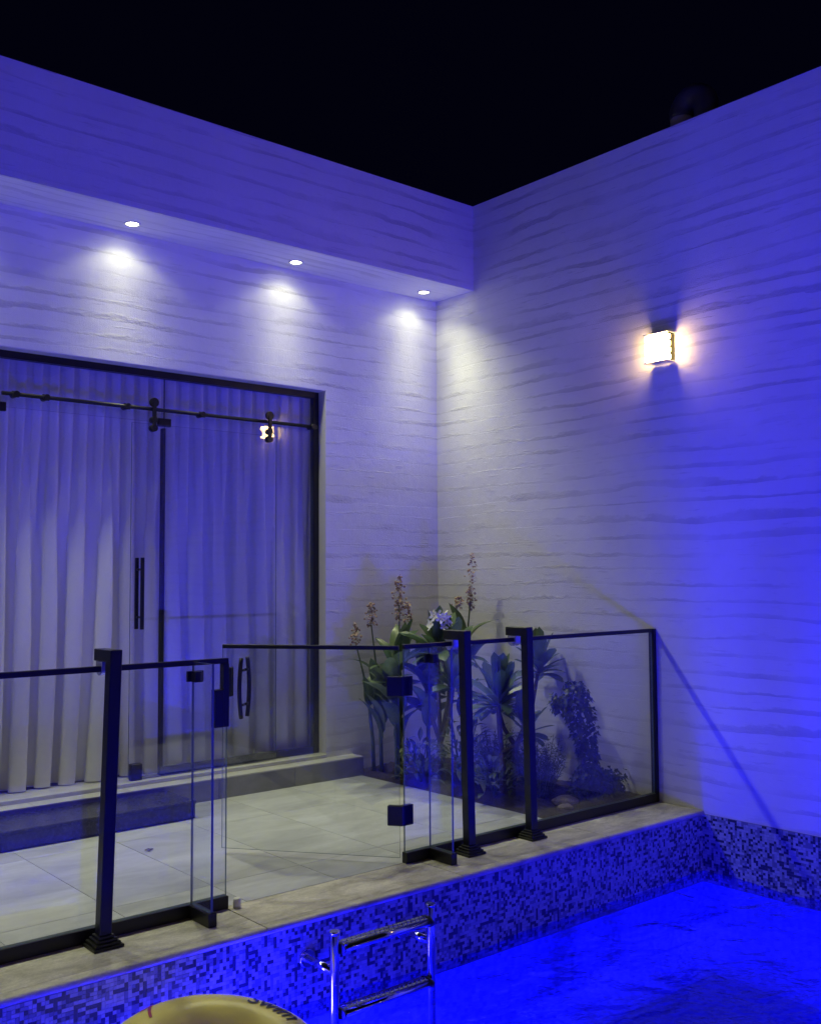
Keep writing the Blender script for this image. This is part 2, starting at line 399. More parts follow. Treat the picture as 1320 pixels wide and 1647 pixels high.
def make_lamp(oval):
    """a flat-topped beam turned a little outward inside a weak wide spill, cut off by the rim of the recess; oval < 1 spreads it along the wall"""
    L = bpy.data.lights.new('downlight_lamp', 'SPOT'); L.energy = BEAM_W*(1.0 if oval == 1 else 1.0); L.color = WARM
    L.spot_size = R(178); L.spot_blend = 0.2; L.shadow_soft_size = 0.075; L.use_nodes = True
    n, l = L.node_tree.nodes, L.node_tree.links
    tc = n.new('ShaderNodeTexCoord')
    def ang(v, vec):
        d = n.new('ShaderNodeVectorMath'); d.operation = 'DOT_PRODUCT'; l.new(vec, d.inputs[0]); d.inputs[1].default_value = v
        return math_node(n, l, 'MULTIPLY', math_node(n, l, 'ARCCOSINE', math_node(n, l, 'ABSOLUTE', d.outputs['Value'])), 180/PI)
    sq = n.new('ShaderNodeVectorMath'); sq.operation = 'MULTIPLY'; l.new(tc.outputs['Normal'], sq.inputs[0]); sq.inputs[1].default_value = (oval, 1, 1)
    nm = n.new('ShaderNodeVectorMath'); nm.operation = 'NORMALIZE'; l.new(sq.outputs[0], nm.inputs[0])
    th = ang((0, 0, 1), nm.outputs[0]); tv = ang((0, math.sin(R(18)), -math.cos(R(18))), tc.outputs['Normal'])      # from the beam axis, from plumb
    a = math_node(n, l, 'POWER', 2.71828, math_node(n, l, 'MULTIPLY', math_node(n, l, 'POWER', math_node(n, l, 'DIVIDE', th, 27.0), 2.6), -1.0))
    b = math_node(n, l, 'MULTIPLY', math_node(n, l, 'POWER', 2.71828, math_node(n, l, 'DIVIDE', th, -60.0)), 0.115)
    c = math_node(n, l, 'DIVIDE', math_node(n, l, 'SUBTRACT', 62.0, tv), 5.0, clamp=True)
    c = math_node(n, l, 'MULTIPLY_ADD', c, 0.78, 0.22)
    l.new(math_node(n, l, 'MULTIPLY', math_node(n, l, 'ADD', a, b), c), n['Emission'].inputs['Strength'])
    return L
DL_OVAL, DL_ROUND = make_lamp(0.75), make_lamp(1)
LENS = emit('downlight_lens', WARM, 24.0)
downlight(-0.309, -0.19, 'downlight in the overhang close to the corner of the two walls', 5)
downlight(-1.645, -0.19, 'downlight in the overhang above the right door jamb')
downlight(-3.014, -0.19, 'downlight in the overhang above the sliding door handle')
downlight(-4.37, -0.19, 'downlight in the overhang above the entrance step')
for k, w_ in enumerate(('first', 'second', 'third')): downlight(-5.73-1.36*k, -0.19, w_ + ' downlight in the overhang beyond the one above the entrance step')

# ------------------------------------------------------------------ boundary walls
rw = tag(bobj('boundary_wall', (0, 0.2, -9.3, 0.25, -0.022, HP), PLASTER), 'tall white boundary wall with trowelled plaster carrying the wall lamp', 'wall')
nw = tag(bobj('boundary_wall', (XL, 0.0, -9.3, -9.1, -0.022, HP), PLASTER), 'boundary wall across the pool facing the glazed door', 'wall')

# wall lamps: one above the fence end, the others added as fill
BAR = emit('lamp_bar', (1.0, 0.66, 0.22), SCONCE)
def wall_lamp(loc_, rz, label):
    sl = thing('wall_lamp', label, 'wall lamp', loc_, 'wall lamps with four bars')
    sl.rotation_euler.z = rz
    bobj('back_plate', (-0.014, 0.0, -0.085, 0.085, -0.098, 0.098), BLACK, sl, 0.002)
    bobj('top_plate', (-0.115, -0.014, -0.100, 0.100, 0.099, 0.106), CHROME, sl, 0.001)
    bobj('bottom_plate', (-0.115, -0.014, -0.100, 0.100, -0.106, -0.099), CHROME, sl, 0.001)
    for k in range(4):
        z = -0.072 + k*0.048
        bobj('light_bar', (-0.112, -0.058, -0.096, 0.096, z-0.018, z+0.018), BAR, sl, 0.006)
    for s in (-1, 1):
        bobj('post', (-0.058, -0.014, s*0.05-0.008, s*0.05+0.008, -0.098, 0.098), BLACK, sl)
wall_lamp((0, -2.445, 3.21), 0, 'small square wall lamp with four glowing bars above the fence end')
for x, w_ in ((-1.7, 'nearest to'), (-4.9, 'second from'), (-8.1, 'farthest from')): wall_lamp((x, -9.1, 3.21), -PI/2, 'added unseen fill lamp facing the house across the pool, ' + w_ + ' the boundary wall corner')  # added out of view to give the parapet and walls neutral fill

# vent pipe behind the boundary wall
vp = thing('vent_pipe', 'dark bent vent pipe rising behind the top of the boundary wall', 'pipe', (0.30, -2.43, 4.6))
pts = [(0, 0, 0.40)] + [(0, -0.105+0.105*math.cos(a), 0.43+0.105*math.sin(a)) for a in [R(q) for q in range(0, 181, 12)]] + [(0, -0.21, 0.30)]
tobj('elbow', pts, 0.090, PVC, vp, 18)
tobj('riser', [(0, 0, 0), (0, 0, 0.40)], 0.066, PVC, vp, 18)
tobj('coupling', [(0, 0, 0.33), (0, 0, 0.455)], 0.084, PVCL, vp, 18)

# ------------------------------------------------------------------ ground, deck, coping, pool
bm = bmesh.new()
for q in ((-200, 200, 0.3, 200), (-200, 200, -200, -9.3), (-200, XL, -9.3, 0.3), (0.2, 200, -9.3, 0.3)):
    v = [bm.verts.new((x, y, -0.2)) for x, y in ((q[0], q[2]), (q[1], q[2]), (q[1], q[3]), (q[0], q[3]))]; bm.faces.new(v)
struct(obj('ground', bm, SOIL))
deck = bmesh.new(); box(deck, XL, BED, YF+0.012, -0.10, -0.15, -0.005)
deck = struct(obj('deck', deck, GROUT))
xj = [BED] + [-2.235+0.555*k for k in range(2, -8, -1)]
yj = [-0.1505, -0.8, -1.93, YF+0.012]
for r_ in range(3):
    for a, b_ in zip(xj[1:], xj[:-1]):
        bobj('deck_tile', (a+0.0018, b_-0.0018, yj[r_+1]+0.0018, yj[r_]-0.0018, -0.012, 0.0), TILE, deck, 0.0012)
bobj('deck_paving', (XL, xj[-1], YF+0.012, -0.15, -0.012, 0.0), TILE, deck)
near = struct(bobj('near_deck', (XL, 0, -9.1, YN-0.32, -0.15, 0.0), TILE))

cop = bmesh.new(); box(cop, XL, 0, YM+0.005, YF+0.011, -0.20, -0.030)
cop = struct(obj('pool_coping', cop, GROUT))
xc = [0.0, -1.02, -2.25, -3.475, -4.70, -5.93, -7.2, XL]
def nose(y0, s):
    p = [(y0, -0.034), (y0, 0.0)]
    return p + [(y0 + s*(0.048 + 0.017*math.sin(a)), -0.017+0.017*math.cos(a)) for a in [R(q) for q in range(0, 181, 20)]]
for a, b_ in zip(xc[1:], xc[:-1]):
    bobj('coping_stone', (a+0.003, b_-0.003, -2.6145, YF+0.009, -0.0295, 0.0), TRAV, cop, 0.0015)
    bm = bmesh.new(); prism(bm, nose(-2.6165, -1), 'x', a+0.003, b_-0.003); obj('coping_edge', bm, TRAV, cop)
bobj('coping_stone', (XL, 0, YN-0.32, YN+0.02, -0.034, 0.0), TRAV, cop)

# basin
bm = bmesh.new()
def quad(bm, *p): return bm.faces.new([bm.verts.new(q) for q in p])
ZF = -0.98; CV = 0.20
def inset(d, z): return [(XL+d, YN+d, z), (-0.004-d, YN+d, z), (-0.004-d, YM+0.004-d, z), (XL+d, YM+0.004-d, z)]
lv = [[bm.verts.new(p) for p in inset(d, z)] for d, z in [(0, -0.026)] + [(CV*(1-math.cos(a)), ZF+CV*(1-math.sin(a))) for a in [R(q) for q in range(0, 91, 15)]]]
for a, b_ in zip(lv[:-1], lv[1:]):
    for k in range(4): bm.faces.new((a[k], a[(k+1) % 4], b_[(k+1) % 4], b_[k])).smooth = True
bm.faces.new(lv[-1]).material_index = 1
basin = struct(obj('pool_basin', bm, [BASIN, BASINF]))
# grout bed behind the chips
bobj('grout_bed', (XL, -0.0052, YM+0.0003, YM+0.010, -0.475, -0.036), MGROUT, basin)
bobj('grout_bed', (-0.0052, -0.0005, YN+0.001, YM+0.009, -0.475, -0.0225), MGROUT, basin)
# mosaic chips: singles and doubles in a random weave
rnd = random.Random(4)
G = 0.0165; GAP = 0.0017
def weave(nx, nz):
    used = set(); out = []
    for i in range(nx):
        for k in range(nz):
            if (i, k) in used: continue
            q = rnd.random(); wi, hk = 1, 1
            if q < 0.10 and k+1 < nz and (i, k+1) not in used: hk = 2
            elif q < 0.19 and i+1 < nx and (i+1, k) not in used: wi = 2
            for a in range(wi):
                for b_ in range(hk): used.add((i+a, k+b_))
            c = rnd.choices((0, 1, 2, 3), (0.24, 0.27, 0.23, 0.26))[0]
            out.append((i, k, wi, hk, c))
    return out
chips = weave(485, 26)
rest = bmesh.new(); meshes = {}; made = 0
for i, k, wi, hk, c in chips:
    u0 = -8.006 + i*G; z0 = -0.0365 - (k+hk)*G
    off = -0.0022 - 0.0012*rnd.random()
    big = -4.66 < u0 < -4.36 and z0 > -0.46 and made < 300
    if big:
        key = (wi, hk, c)
        if key not in meshes:
            b2 = bmesh.new(); box(b2, GAP/2, wi*G-GAP/2, -0.0028, 0.0005, GAP/2, hk*G-GAP/2)
            me = bpy.data.meshes.new('mosaic_chip'); bmesh.ops.recalc_face_normals(b2, faces=b2.faces[:]); b2.to_mesh(me); b2.free()
            me.materials.append(CHIP[c]); meshes[key] = me
        inst('mosaic_chip', meshes[key], basin, Matrix.Translation((u0, YM + (off+0.0028)*0.6, z0))); made += 1
    else:
        box(rest, u0+GAP/2, u0+wi*G-GAP/2, YM+off, YM+0.0005, z0+GAP/2, z0+hk*G-GAP/2, c)
for i, k, wi, hk, c in weave(195, 27):
    u0 = YM - 0.002 - (i+wi)*G; z0 = -0.0235 - (k+hk)*G
    off = -0.0022 - 0.0012*rnd.random()
    box(rest, -0.0052+off, -0.0050, u0+GAP/2, u0+wi*G-GAP/2, z0+GAP/2, z0+hk*G-GAP/2, c)
r_ = obj('mosaic_field', rest, CHIP, basin); r_['kind'] = 'stuff'

# water: a sheet with low waves
bm = bmesh.new(); NX, NY = 240, 110
def wave(x, y):
    e = noise.noise((x*1.3, y*1.6, 0.3))*0.020 + noise.noise((x*3.1+4, y*3.4, 1.3))*0.011 + noise.noise((x*7.5, y*7.0, 5.0))*0.004
    return ZW + e
g_ = [[bm.verts.new((XL + (0-XL-0.005)*i/NX, YN + (YM+0.002-YN)*j/NY, 0)) for j in range(NY+1)] for i in range(NX+1)]
for row in g_:
    for v in row: v.co.z = wave(v.co.x, v.co.y)
for i in range(NX):
    for j in range(NY):
        f = bm.faces.new((g_[i][j], g_[i+1][j], g_[i+1][j+1], g_[i][j+1])); f.smooth = True
struct(obj('water', bm, WATER))

# underwater lamps on the near wall of the pool, one more added opposite as fill
PLENS = emit('pool_lamp_lens', BLUE, 40.0)
def pool_lamp(x, y, face, label, power=1.0, tilt=0, spread=180):
    """face: turn about z; 0 looks towards the house, 90 away from the boundary wall"""
    t = thing('pool_lamp', label, 'pool light', (x, y, -0.66), 'blue lamps under the water')
    t.rotation_euler.z = R(face)
    tobj('housing', [(0, 0.0, 0), (0, 0.035, 0)], 0.135, CHROME, t, 28)
    tobj('lens', [(0, 0.034, 0), (0, 0.045, 0)], [0.110, 0.095], PLENS, t, 28)
    L = bpy.data.lights.new('pool_lamp_light', 'AREA'); L.shape = 'DISK'; L.size = 0.45; L.energy = POOL_W*power; L.color = BLUE; L.spread = R(spread)
    lo = bpy.data.objects.new('lamp', L); C.objects.link(lo); lo.parent = t; lo.location = (0, 0.10, 0)
    lo.rotation_euler = (R(90+tilt), 0, 0)
    return t
pool_lamp(-0.85, YN, -22, 'blue underwater pool lamp close to the boundary wall', 1.1, 26, 120)
pool_lamp(-4.6, YN, 0, 'blue underwater pool lamp across from the swim ring', 0.6, 8)
pool_lamp(-7.6, YN, 0, 'blue underwater pool lamp at the far end of the near pool wall', 2.2, 8)
pool_lamp(-4.05, YM+0.004, 205, 'added blue underwater fill lamp hidden in the mosaic wall below the swim ring', 5.0, 0)  # added out of view to brighten the near pool wall mirrored in the fence

# ------------------------------------------------------------------ glazed screen, sliding door, curtains
def pane(name, x0, x1, y0, y1, z0, z1, mat, parent, thin='y'):
    """glass box whose narrow faces carry the polished-edge material"""
    bm = bmesh.new(); box(bm, x0, x1, y0, y1, z0, z1)
    bm.normal_update()
    ax = {'x': 0, 'y': 1}[thin]
    bmesh.ops.recalc_face_normals(bm, faces=bm.faces[:])
    for f in bm.faces:
        f.material_index = 0 if abs(f.normal[ax]) > 0.9 else 1
    return obj(name, bm, [mat, EDGE], parent)
scr = thing('glazed_screen', 'black framed fixed glazing around the doorway with a round sliding rail', 'glass wall')
bm = bmesh.new()
box(bm, XJ, XO-0.005, 0.095, 0.145, HD-0.056, HD-0.007)
obj('head_frame', bm, BLACK, scr)
bobj('jamb_frame', (XO-0.053, XO-0.0045, 0.095, 0.145, 0.178, HD-0.0565), BLACK, scr)
bobj('bottom_channel', (-2.60, XO-0.0535, 0.10, 0.14, 0.178, 0.232), BLACK, scr)
pane('fixed_pane', -2.60, XO-0.0535, 0.115, 0.125, 0.2325, HD-0.0565, DOORGL, scr)
pane('transom_pane', -3.80, -2.606, 0.115, 0.125, 2.745, HD-0.0565, DOORGL, scr)
pane('fixed_pane', -5.3, -3.806, 0.115, 0.125, 0.2325, HD-0.0565, DOORGL, scr)
bobj('seal_strip', (-2.622, -2.600, 0.098, 0.138, 0.179, 2.70), RUBBER, scr)
for x in (-2.603, -3.803):
    bobj('patch_fitting', (x-0.052, x+0.052, 0.106, 0.134, 2.715, 2.775), BLACK, scr, 0.003)
tobj('slide_rail', [(-3.80, 0.055, 2.825), (XO-0.05, 0.055, 2.825)], 0.0135, BLACK, scr)
for x in (-3.71, -3.507, -2.924, -2.326, -1.313):
    bm = bmesh.new(); tube(bm, [(x, 0.03, 2.825), (x, 0.114, 2.825)], 0.021, 14); tube(bm, [(x-0.022, 0.055, 2.825), (x+0.022, 0.055, 2.825)], 0.021, 14)
    obj('rail_clamp', bm, BLACK, scr)
door = thing('sliding_door', 'frameless sliding glass door leaf with black rollers and tall black pull handle', 'door', (-2.28, 0.055, 0.178))
DX, DY, DZ = door.location
pane('door_pane', -2.885-DX, -1.665-DX, -0.005, 0.005, 0.02, 2.715-DZ, DOORGL, door)
for x in (-2.725, -1.74):
    bm = bmesh.new()
    tube(bm, [(x-DX, -0.030, 2.872-DZ), (x-DX, -0.010, 2.872-DZ)], 0.034, 22)
    box(bm, x-DX-0.013, x-DX+0.013, -0.036, -0.018, 2.69-DZ, 2.87-DZ)
    tube(bm, [(x-DX, -0.034, 2.745-DZ), (x-DX, 0.012, 2.745-DZ)], 0.024, 18)
    tube(bm, [(x-DX, -0.034, 2.685-DZ), (x-DX, 0.012, 2.685-DZ)], 0.026, 18)
    obj('roller', bm, BLACK, door)
for s, nm in ((-1, 'handle'), (1, 'handle')):
    h = bmesh.new(); yy = s*0.045
    box(h, -2.815-DX-0.012, -2.815-DX+0.012, yy-0.010, yy+0.010, 1.235-DZ, 1.745-DZ); bevel(h, 0.002)
    for z in (1.32, 1.66): tube(h, [(-2.815-DX, 0.0051*s, z-DZ), (-2.815-DX, yy, z-DZ)], 0.008, 10)
    obj(nm, h, BLACK, door)
bobj('floor_guide', (-2.872-DX, -2.790-DX, -0.024, 0.024, 0.0, 0.115), BLACK, door, 0.004)

def curtain(x0, x1, name, label, seed, lean0, lean1):
    bm = bmesh.new(); nu = int((x1-x0)/0.0075); nz = 46
    zt, zb = 3.20, 0.186
    rows = []
    for j in range(nz+1):
        t = j/nz; z = zt + (zb-zt)*t; row = []
        for i in range(nu+1):
            u = i/nu; x = x0 + (x1-x0)*u
            n1 = noise.noise((x*2.2+seed, t*0.9, 0.0)); n2 = noise.noise((x*6.0+seed, t*0.5, 3.0))
            ph = 2*PI*(x/0.112) + 1.8*n1*(0.3+t) + 0.8*n2
            top = math.sin(ph + 0.6*math.sin(ph))
            pl = 2*PI*(x/0.185) + 3.6*noise.noise((x*1.2+seed, t*0.5, 8.0)) + 0.7*n2
            low = math.sin(pl + 0.3*math.sin(pl+0.5))
            big = noise.noise((x*3.1+seed, t*0.35, 15.0))
            k = min(1.0, max(0.0, (t-0.06)*1.5)); k = k*k*(3-2*k)
            y = 0.245 + (1-k)*0.042*top + k*(0.068*low*(0.75+0.9*abs(big)) + 0.03*big) + 0.012*n1*t
            xx = x - (1-k)*0.014*math.sin(2*ph) - k*0.030*math.sin(2*pl) + lean0*(1-u)**3*t*t + lean1*u**3*t*t
            row.append(bm.verts.new((xx, y, z + 0.010*noise.noise((x*4, seed, 2.0))*t)))
        rows.append(row)
    for j in range(nz):
        for i in range(nu):
            f = bm.faces.new((rows[j][i], rows[j][i+1], rows[j+1][i+1], rows[j+1][i])); f.smooth = True
    return tag(obj(name, bm, CURTAIN), label, 'curtain')
curtain(-5.25, -2.95, 'curtain', 'white pleated curtain filling the open side of the doorway', 1.7, 0.0, -0.10)
curtain(-2.99, -1.05, 'curtain', 'white pleated curtain behind the sliding door leaf', 6.1, 0.05, 0.0)

# ------------------------------------------------------------------ glass fence, left and right of the gate
def post(parent, x, lean, px):
    """square pool-side post with stepped foot, arm and bracket over the rail"""
    y = -2.392
    H = 1.283
    bm = bmesh.new()
    hw = 0.0275
    b0 = [bm.verts.new((x+a*hw, y+b_*hw, 0.052)) for a, b_ in ((-1, -1), (1, -1), (1, 1), (-1, 1))]
    b1 = [bm.verts.new((x+lean+a*hw, y+b_*hw, H)) for a, b_ in ((-1, -1), (1, -1), (1, 1), (-1, 1))]
    for k in range(4): bm.faces.new((b0[k], b0[(k+1) % 4], b1[(k+1) % 4], b1[k]))
    bm.faces.new(b0[::-1]); bm.faces.new(b1); bevel(bm, 0.003)
    p = obj('post', bm, BLACK, parent)
    bm = bmesh.new()
    for k in range(4):
        h = 0.068 - 0.0105*k
        box(bm, x-h, x+h, y-h, y+h, 0.013*k + (0.0002 if k else 0), 0.013*(k+1))
    bmesh.ops.bevel(bm, geom=[e for e in bm.edges], offset=0.002, segments=1, affect='EDGES')
    obj('foot', bm, BLACK, p)
    xl = x+lean
    bobj('arm', (xl-hw+0.001, xl+hw-0.001, y+hw-0.004, YF+0.062, H-0.056, H-0.001), BLACK, p, 0.003)
    # D-shaped clear bracket hanging under the arm and gripping the rail
    bm = bmesh.new()
    prof = [(YF+0.045, H-0.057)] + [(YF+0.010-0.035*math.cos(a)*-1, H-0.085-0.035*math.sin(a)) for a in [R(q) for q in range(0, 181, 15)]] + [(YF-0.025, H-0.057)]
    prism(bm, prof, 'x', xl-0.024, xl+0.020); obj('bracket', bm, CLEARB, p)
    return p
def fin(parent, x):
    bobj('fin_channel', (x-0.022, x+0.022, -2.505, YF-0.0225, 0.0, 0.062), BLACK, parent, 0.002)
    pane('fin_pane', x-0.006, x+0.006, -2.495, YF-0.008, 0.0625, 1.198, GLASS, parent, 'x')
    bm = bmesh.new()
    box(bm, x-0.035, x+0.050, YF-0.020, YF-0.0065, 1.105, 1.155); box(bm, x-0.020, x+0.020, YF-0.068, YF-0.0205, 1.105, 1.155)
    obj('fin_clamp', bm, BLACK, parent)
fl = thing('glass_fence', 'frameless glass pool fence standing before the curtained doorway', 'fence', (0, 0, 0), 'glass pool fence')
XG0, XG1 = -3.472, -2.335
pane('pane', -5.60, XG0, YF-0.006, YF+0.006, 0.0605, 1.1795, GLASS, fl)
bobj('bottom_channel', (-7.6, XG0+0.004, YF-0.022, YF+0.022, 0.0, 0.060), BLACK, fl, 0.002)
bobj('top_rail', (-7.6, XG0+0.004, YF-0.014, YF+0.014, 1.180, 1.206), BLACK, fl, 0.002)
pane('pane', -7.60, -5.604, YF-0.006, YF+0.006, 0.0605, 1.1795, GLASS, fl)
bobj('strike_plate', (-3.500, -3.468, YF-0.020, YF+0.020, 0.872, 1.1795), BLACK, fl, 0.002)
bobj('lock_keep', (-3.548, -3.5005, YF-0.026, YF+0.018, 0.872, 1.055), BLACK, fl, 0.003)
fin(fl, -3.66); post(fl, -4.135, 0.035, 0)
fr = thing('glass_fence', 'glass pool fence joined to the boundary wall in front of the planting bed', 'fence', (0, 0, 0), 'glass pool fence')
pane('pane', XG1, -0.0305, YF-0.006, YF+0.006, 0.0605, 1.1895, GLASS, fr)
bobj('bottom_channel', (XG1, -0.0305, YF-0.022, YF+0.022, 0.0, 0.060), BLACK, fr, 0.002)
bobj('top_rail', (XG1, -0.0305, YF-0.014, YF+0.014, 1.190, 1.216), BLACK, fr, 0.002)
bobj('wall_post', (-0.030, 0.0, YF-0.022, YF+0.022, 0.0, 1.216), BLACK, fr, 0.001)
fin(fr, -2.15); post(fr, -1.925, -0.025, 0); post(fr, -1.40, -0.022, 0)

# ------------------------------------------------------------------ gate, standing open towards the house
GL = 1.075
ang = math.atan2(-1.44-YF, -2.975-XG1)              # from the hinge to the free end
gate = thing('glass_gate', 'open frameless glass gate with black hinges and curved pull handles', 'gate', (XG1-0.012, YF+0.010, 0))
gate.rotation_euler.z = ang                         # local +x runs from hinge to free end
pane('pane', 0.010, GL, -0.005, 0.005, 0.030, 1.1845, GLASS, gate)
bobj('top_rail', (0.010, GL, -0.012, 0.012, 1.185, 1.208), BLACK, gate, 0.002)
for z in (0.98, 0.262):
    h = bobj('hinge', (-0.012, 0.078, -0.017, 0.017, z-0.055, z+0.055), BLACK, gate, 0.003)
    bm = bmesh.new(); box(bm, -0.076, 0.0, -0.018, 0.016, z-0.056, z+0.056); bevel(bm, 0.003)
    lf = obj('hinge_leaf', bm, BLACK, h)
    lf.rotation_euler.z = -(ang - PI)                # lies along the fence
for s in (-1, 1):
    bm = bmesh.new()
    pts = [(GL-0.135, s*(0.030+0.045*math.cos((q-7)/7*1.2)), 0.785+0.345*q/14) for q in range(15)]
    tube(bm, pts, 0.0125, 12)
    for z in (0.86, 1.06): tube(bm, [(GL-0.135, s*0.0052, z), (GL-0.135, s*0.066, z)], 0.008, 10)
    obj('handle', bm, BLACK, gate)
bobj('lock_box', (GL-0.060, GL+0.004, -0.020, 0.020, 0.905, 1.075), BLACK, gate, 0.003)

# small things on the deck
wc = bmesh.new(); tube(wc, [(0, 0, 0), (0, 0, 0.040), (0, 0, 0.048)], [0.019, 0.019, 0.015], 16)
tag(obj('floor_cap', wc, WHITEPL, None, (-3.432, -2.335, 0.0)), 'small white plastic cap standing on the coping by the gate opening', 'cap')
dl = bmesh.new()
for k in range(6):
    a = k*1.05; quad(dl, (0, 0, 0.004), (0.02*math.cos(a), 0.012*math.sin(a), 0.012), (0.034*math.cos(a+.3), 0.026*math.sin(a+.3), 0.006+0.004*(k % 2)), (0.018*math.cos(a+.8), 0.018*math.sin(a+.8), 0.010))
tag(obj('dry_leaf', dl, BARK, None, (-3.29, -1.10, 0.0)), 'curled dry leaf lying on the deck before the step', 'leaf')

# ------------------------------------------------------------------ pool ladder
lad = thing('pool_ladder', 'short stainless pool ladder with two perforated treads fixed to the mosaic wall', 'ladder', (-2.96, -2.89, ZW))
LX, LY, LZ = lad.location
for sx in (-0.292, 0.292):
    bm = bmesh.new(); tube(bm, [(sx, 0, -0.48), (sx, 0, 0.395-0.005), (sx, 0, 0.395)], [0.0215, 0.0215, 0.019], 18)
    u = obj('upright', bm, CHROME, lad)
    bm = bmesh.new(); tube(bm, [(sx, 0, 0.386), (sx, 0, 0.402)], [0.0245, 0.0235], 18); obj('cap', bm, CHROME, u)
    bm = bmesh.new(); tube(bm, [(sx, 0.015, 0.22), (sx, YM-LY-0.010, 0.22)], 0.0185, 16)
    br = obj('bracket', bm, CHROME, lad)
    bm = bmesh.new(); tube(bm, [(sx, YM-LY-0.016, 0.22), (sx, YM-LY-0.004, 0.22)], [0.040, 0.046], 20); obj('flange', bm, CHROME, br)
for zt in (0.325, 0.035):
    bm = bmesh.new()
    prof = [(0.048*math.cos(a), 0.019*math.sin(a)*(1.0 if math.sin(a) > 0 else 1.3)) for a in [2*PI*k/18 for k in range(18)]]
    prism(bm, [(y, z+zt) for y, z in prof], 'x', -0.262, 0.262, smooth=True)
    tr_ = obj('tread', bm, CHROME, lad)
    for s in (-1, 1):
        bm = bmesh.new(); prism(bm, [(y*1.10, z*1.15+zt) for y, z in prof], 'x', *sorted((s*0.2625, s*0.2705))); obj('end_cap', bm, RUBBER, tr_)
    bm = bmesh.new()
    for i in range(18):
        for r_ in (-1, 0, 1):
            c = Vector((-0.235+0.0276*i+(0.0138 if r_ == 0 else 0), r_*0.021, zt+0.0205-0.002*abs(r_)))
            bmesh.ops.create_cone(bm, cap_ends=True, segments=7, radius1=0.0062, radius2=0.0042, depth=0.005, matrix=Matrix.Translation(c))
    st_ = obj('grip_studs', bm, CHROME, tr_); st_['kind'] = 'stuff'
    bobj('grip_strip', (-0.25, 0.25, -0.026, 0.026, zt+0.008, zt+0.0185), GREYGRIP, tr_)

# ------------------------------------------------------------------ swim ring
RC = Vector((-4.08, -3.26, -0.30)); RM, Rm = 0.32, 0.16
ring = thing('swim_ring', 'yellow inflatable swim ring with black lettering floating by the mosaic wall', 'swim ring', RC)
ring.rotation_euler = (R(12), 0, 0)
def tor(a, b_, rr=0.0):
    q = Rm + rr
    return Vector(((RM+q*math.cos(b_))*math.cos(a), (RM+q*math.cos(b_))*math.sin(a), q*0.92*math.sin(b_)))
bm = bmesh.new(); NA, NB = 72, 28
gv = [[bm.verts.new(tor(2*PI*i/NA, 2*PI*j/NB, 0.0018*math.sin(9*2*PI*i/NA*2+3*math.sin(j)) * (1 if abs(math.cos(2*PI*j/NB)) > 0.85 else 0.2))) for j in range(NB)] for i in range(NA)]
for i in range(NA):
    for j in range(NB):
        f = bm.faces.new((gv[i][j], gv[(i+1) % NA][j], gv[(i+1) % NA][(j+1) % NB], gv[i][(j+1) % NB])); f.smooth = True
obj('tube', bm, YELLOW, ring)
tobj('valve', [tor(R(215), R(120)), tor(R(215), R(120), 0.014)], 0.012, YELLOW, ring)
for s, nm in ((Rm, 'weld_seam'),):
    bm = bmesh.new(); tube(bm, [tor(2*PI*i/64, R(0), 0.001) for i in range(65)], 0.0022, 6, False); obj(nm, bm, YELLOW, ring)
def wrap_text(txt, size, a_mid, b_mid, mat, shear=0.25, up=1):
    """flat lettering printed on the tube"""
    cu = bpy.data.curves.new('print', 'FONT'); cu.body = txt; cu.size = size; cu.align_x = 'CENTER'; cu.align_y = 'CENTER'; cu.shear = shear
    cu.resolution_u = 4; cu.offset = 0.0012
    to = bpy.data.objects.new('lettering', cu); C.objects.link(to)
    bpy.context.view_layer.update()
    me = bpy.data.meshes.new_from_object(to.evaluated_get(bpy.context.evaluated_depsgraph_get()))
    bpy.data.objects.remove(to)
    b2 = bmesh.new(); b2.from_mesh(me)
    bmesh.ops.subdivide_edges(b2, edges=[e for e in b2.edges if e.calc_length() > 0.02], cuts=2)
    bmesh.ops.triangulate(b2, faces=b2.faces[:])
    for v in b2.verts:
        a = a_mid - up*v.co.x/(RM+Rm*0.5); b_ = b_mid - up*v.co.y/Rm
        v.co = tor(a, b_, 0.0028)
    me2 = bpy.data.meshes.new('lettering'); b2.to_mesh(me2); b2.free(); me2.materials.append(mat)
    return inst('lettering', me2, ring)
wrap_text('Swim', 0.115, R(24), R(72), INK)
wrap_text('7', 0.14, R(110), R(72), PINK, 0.5)

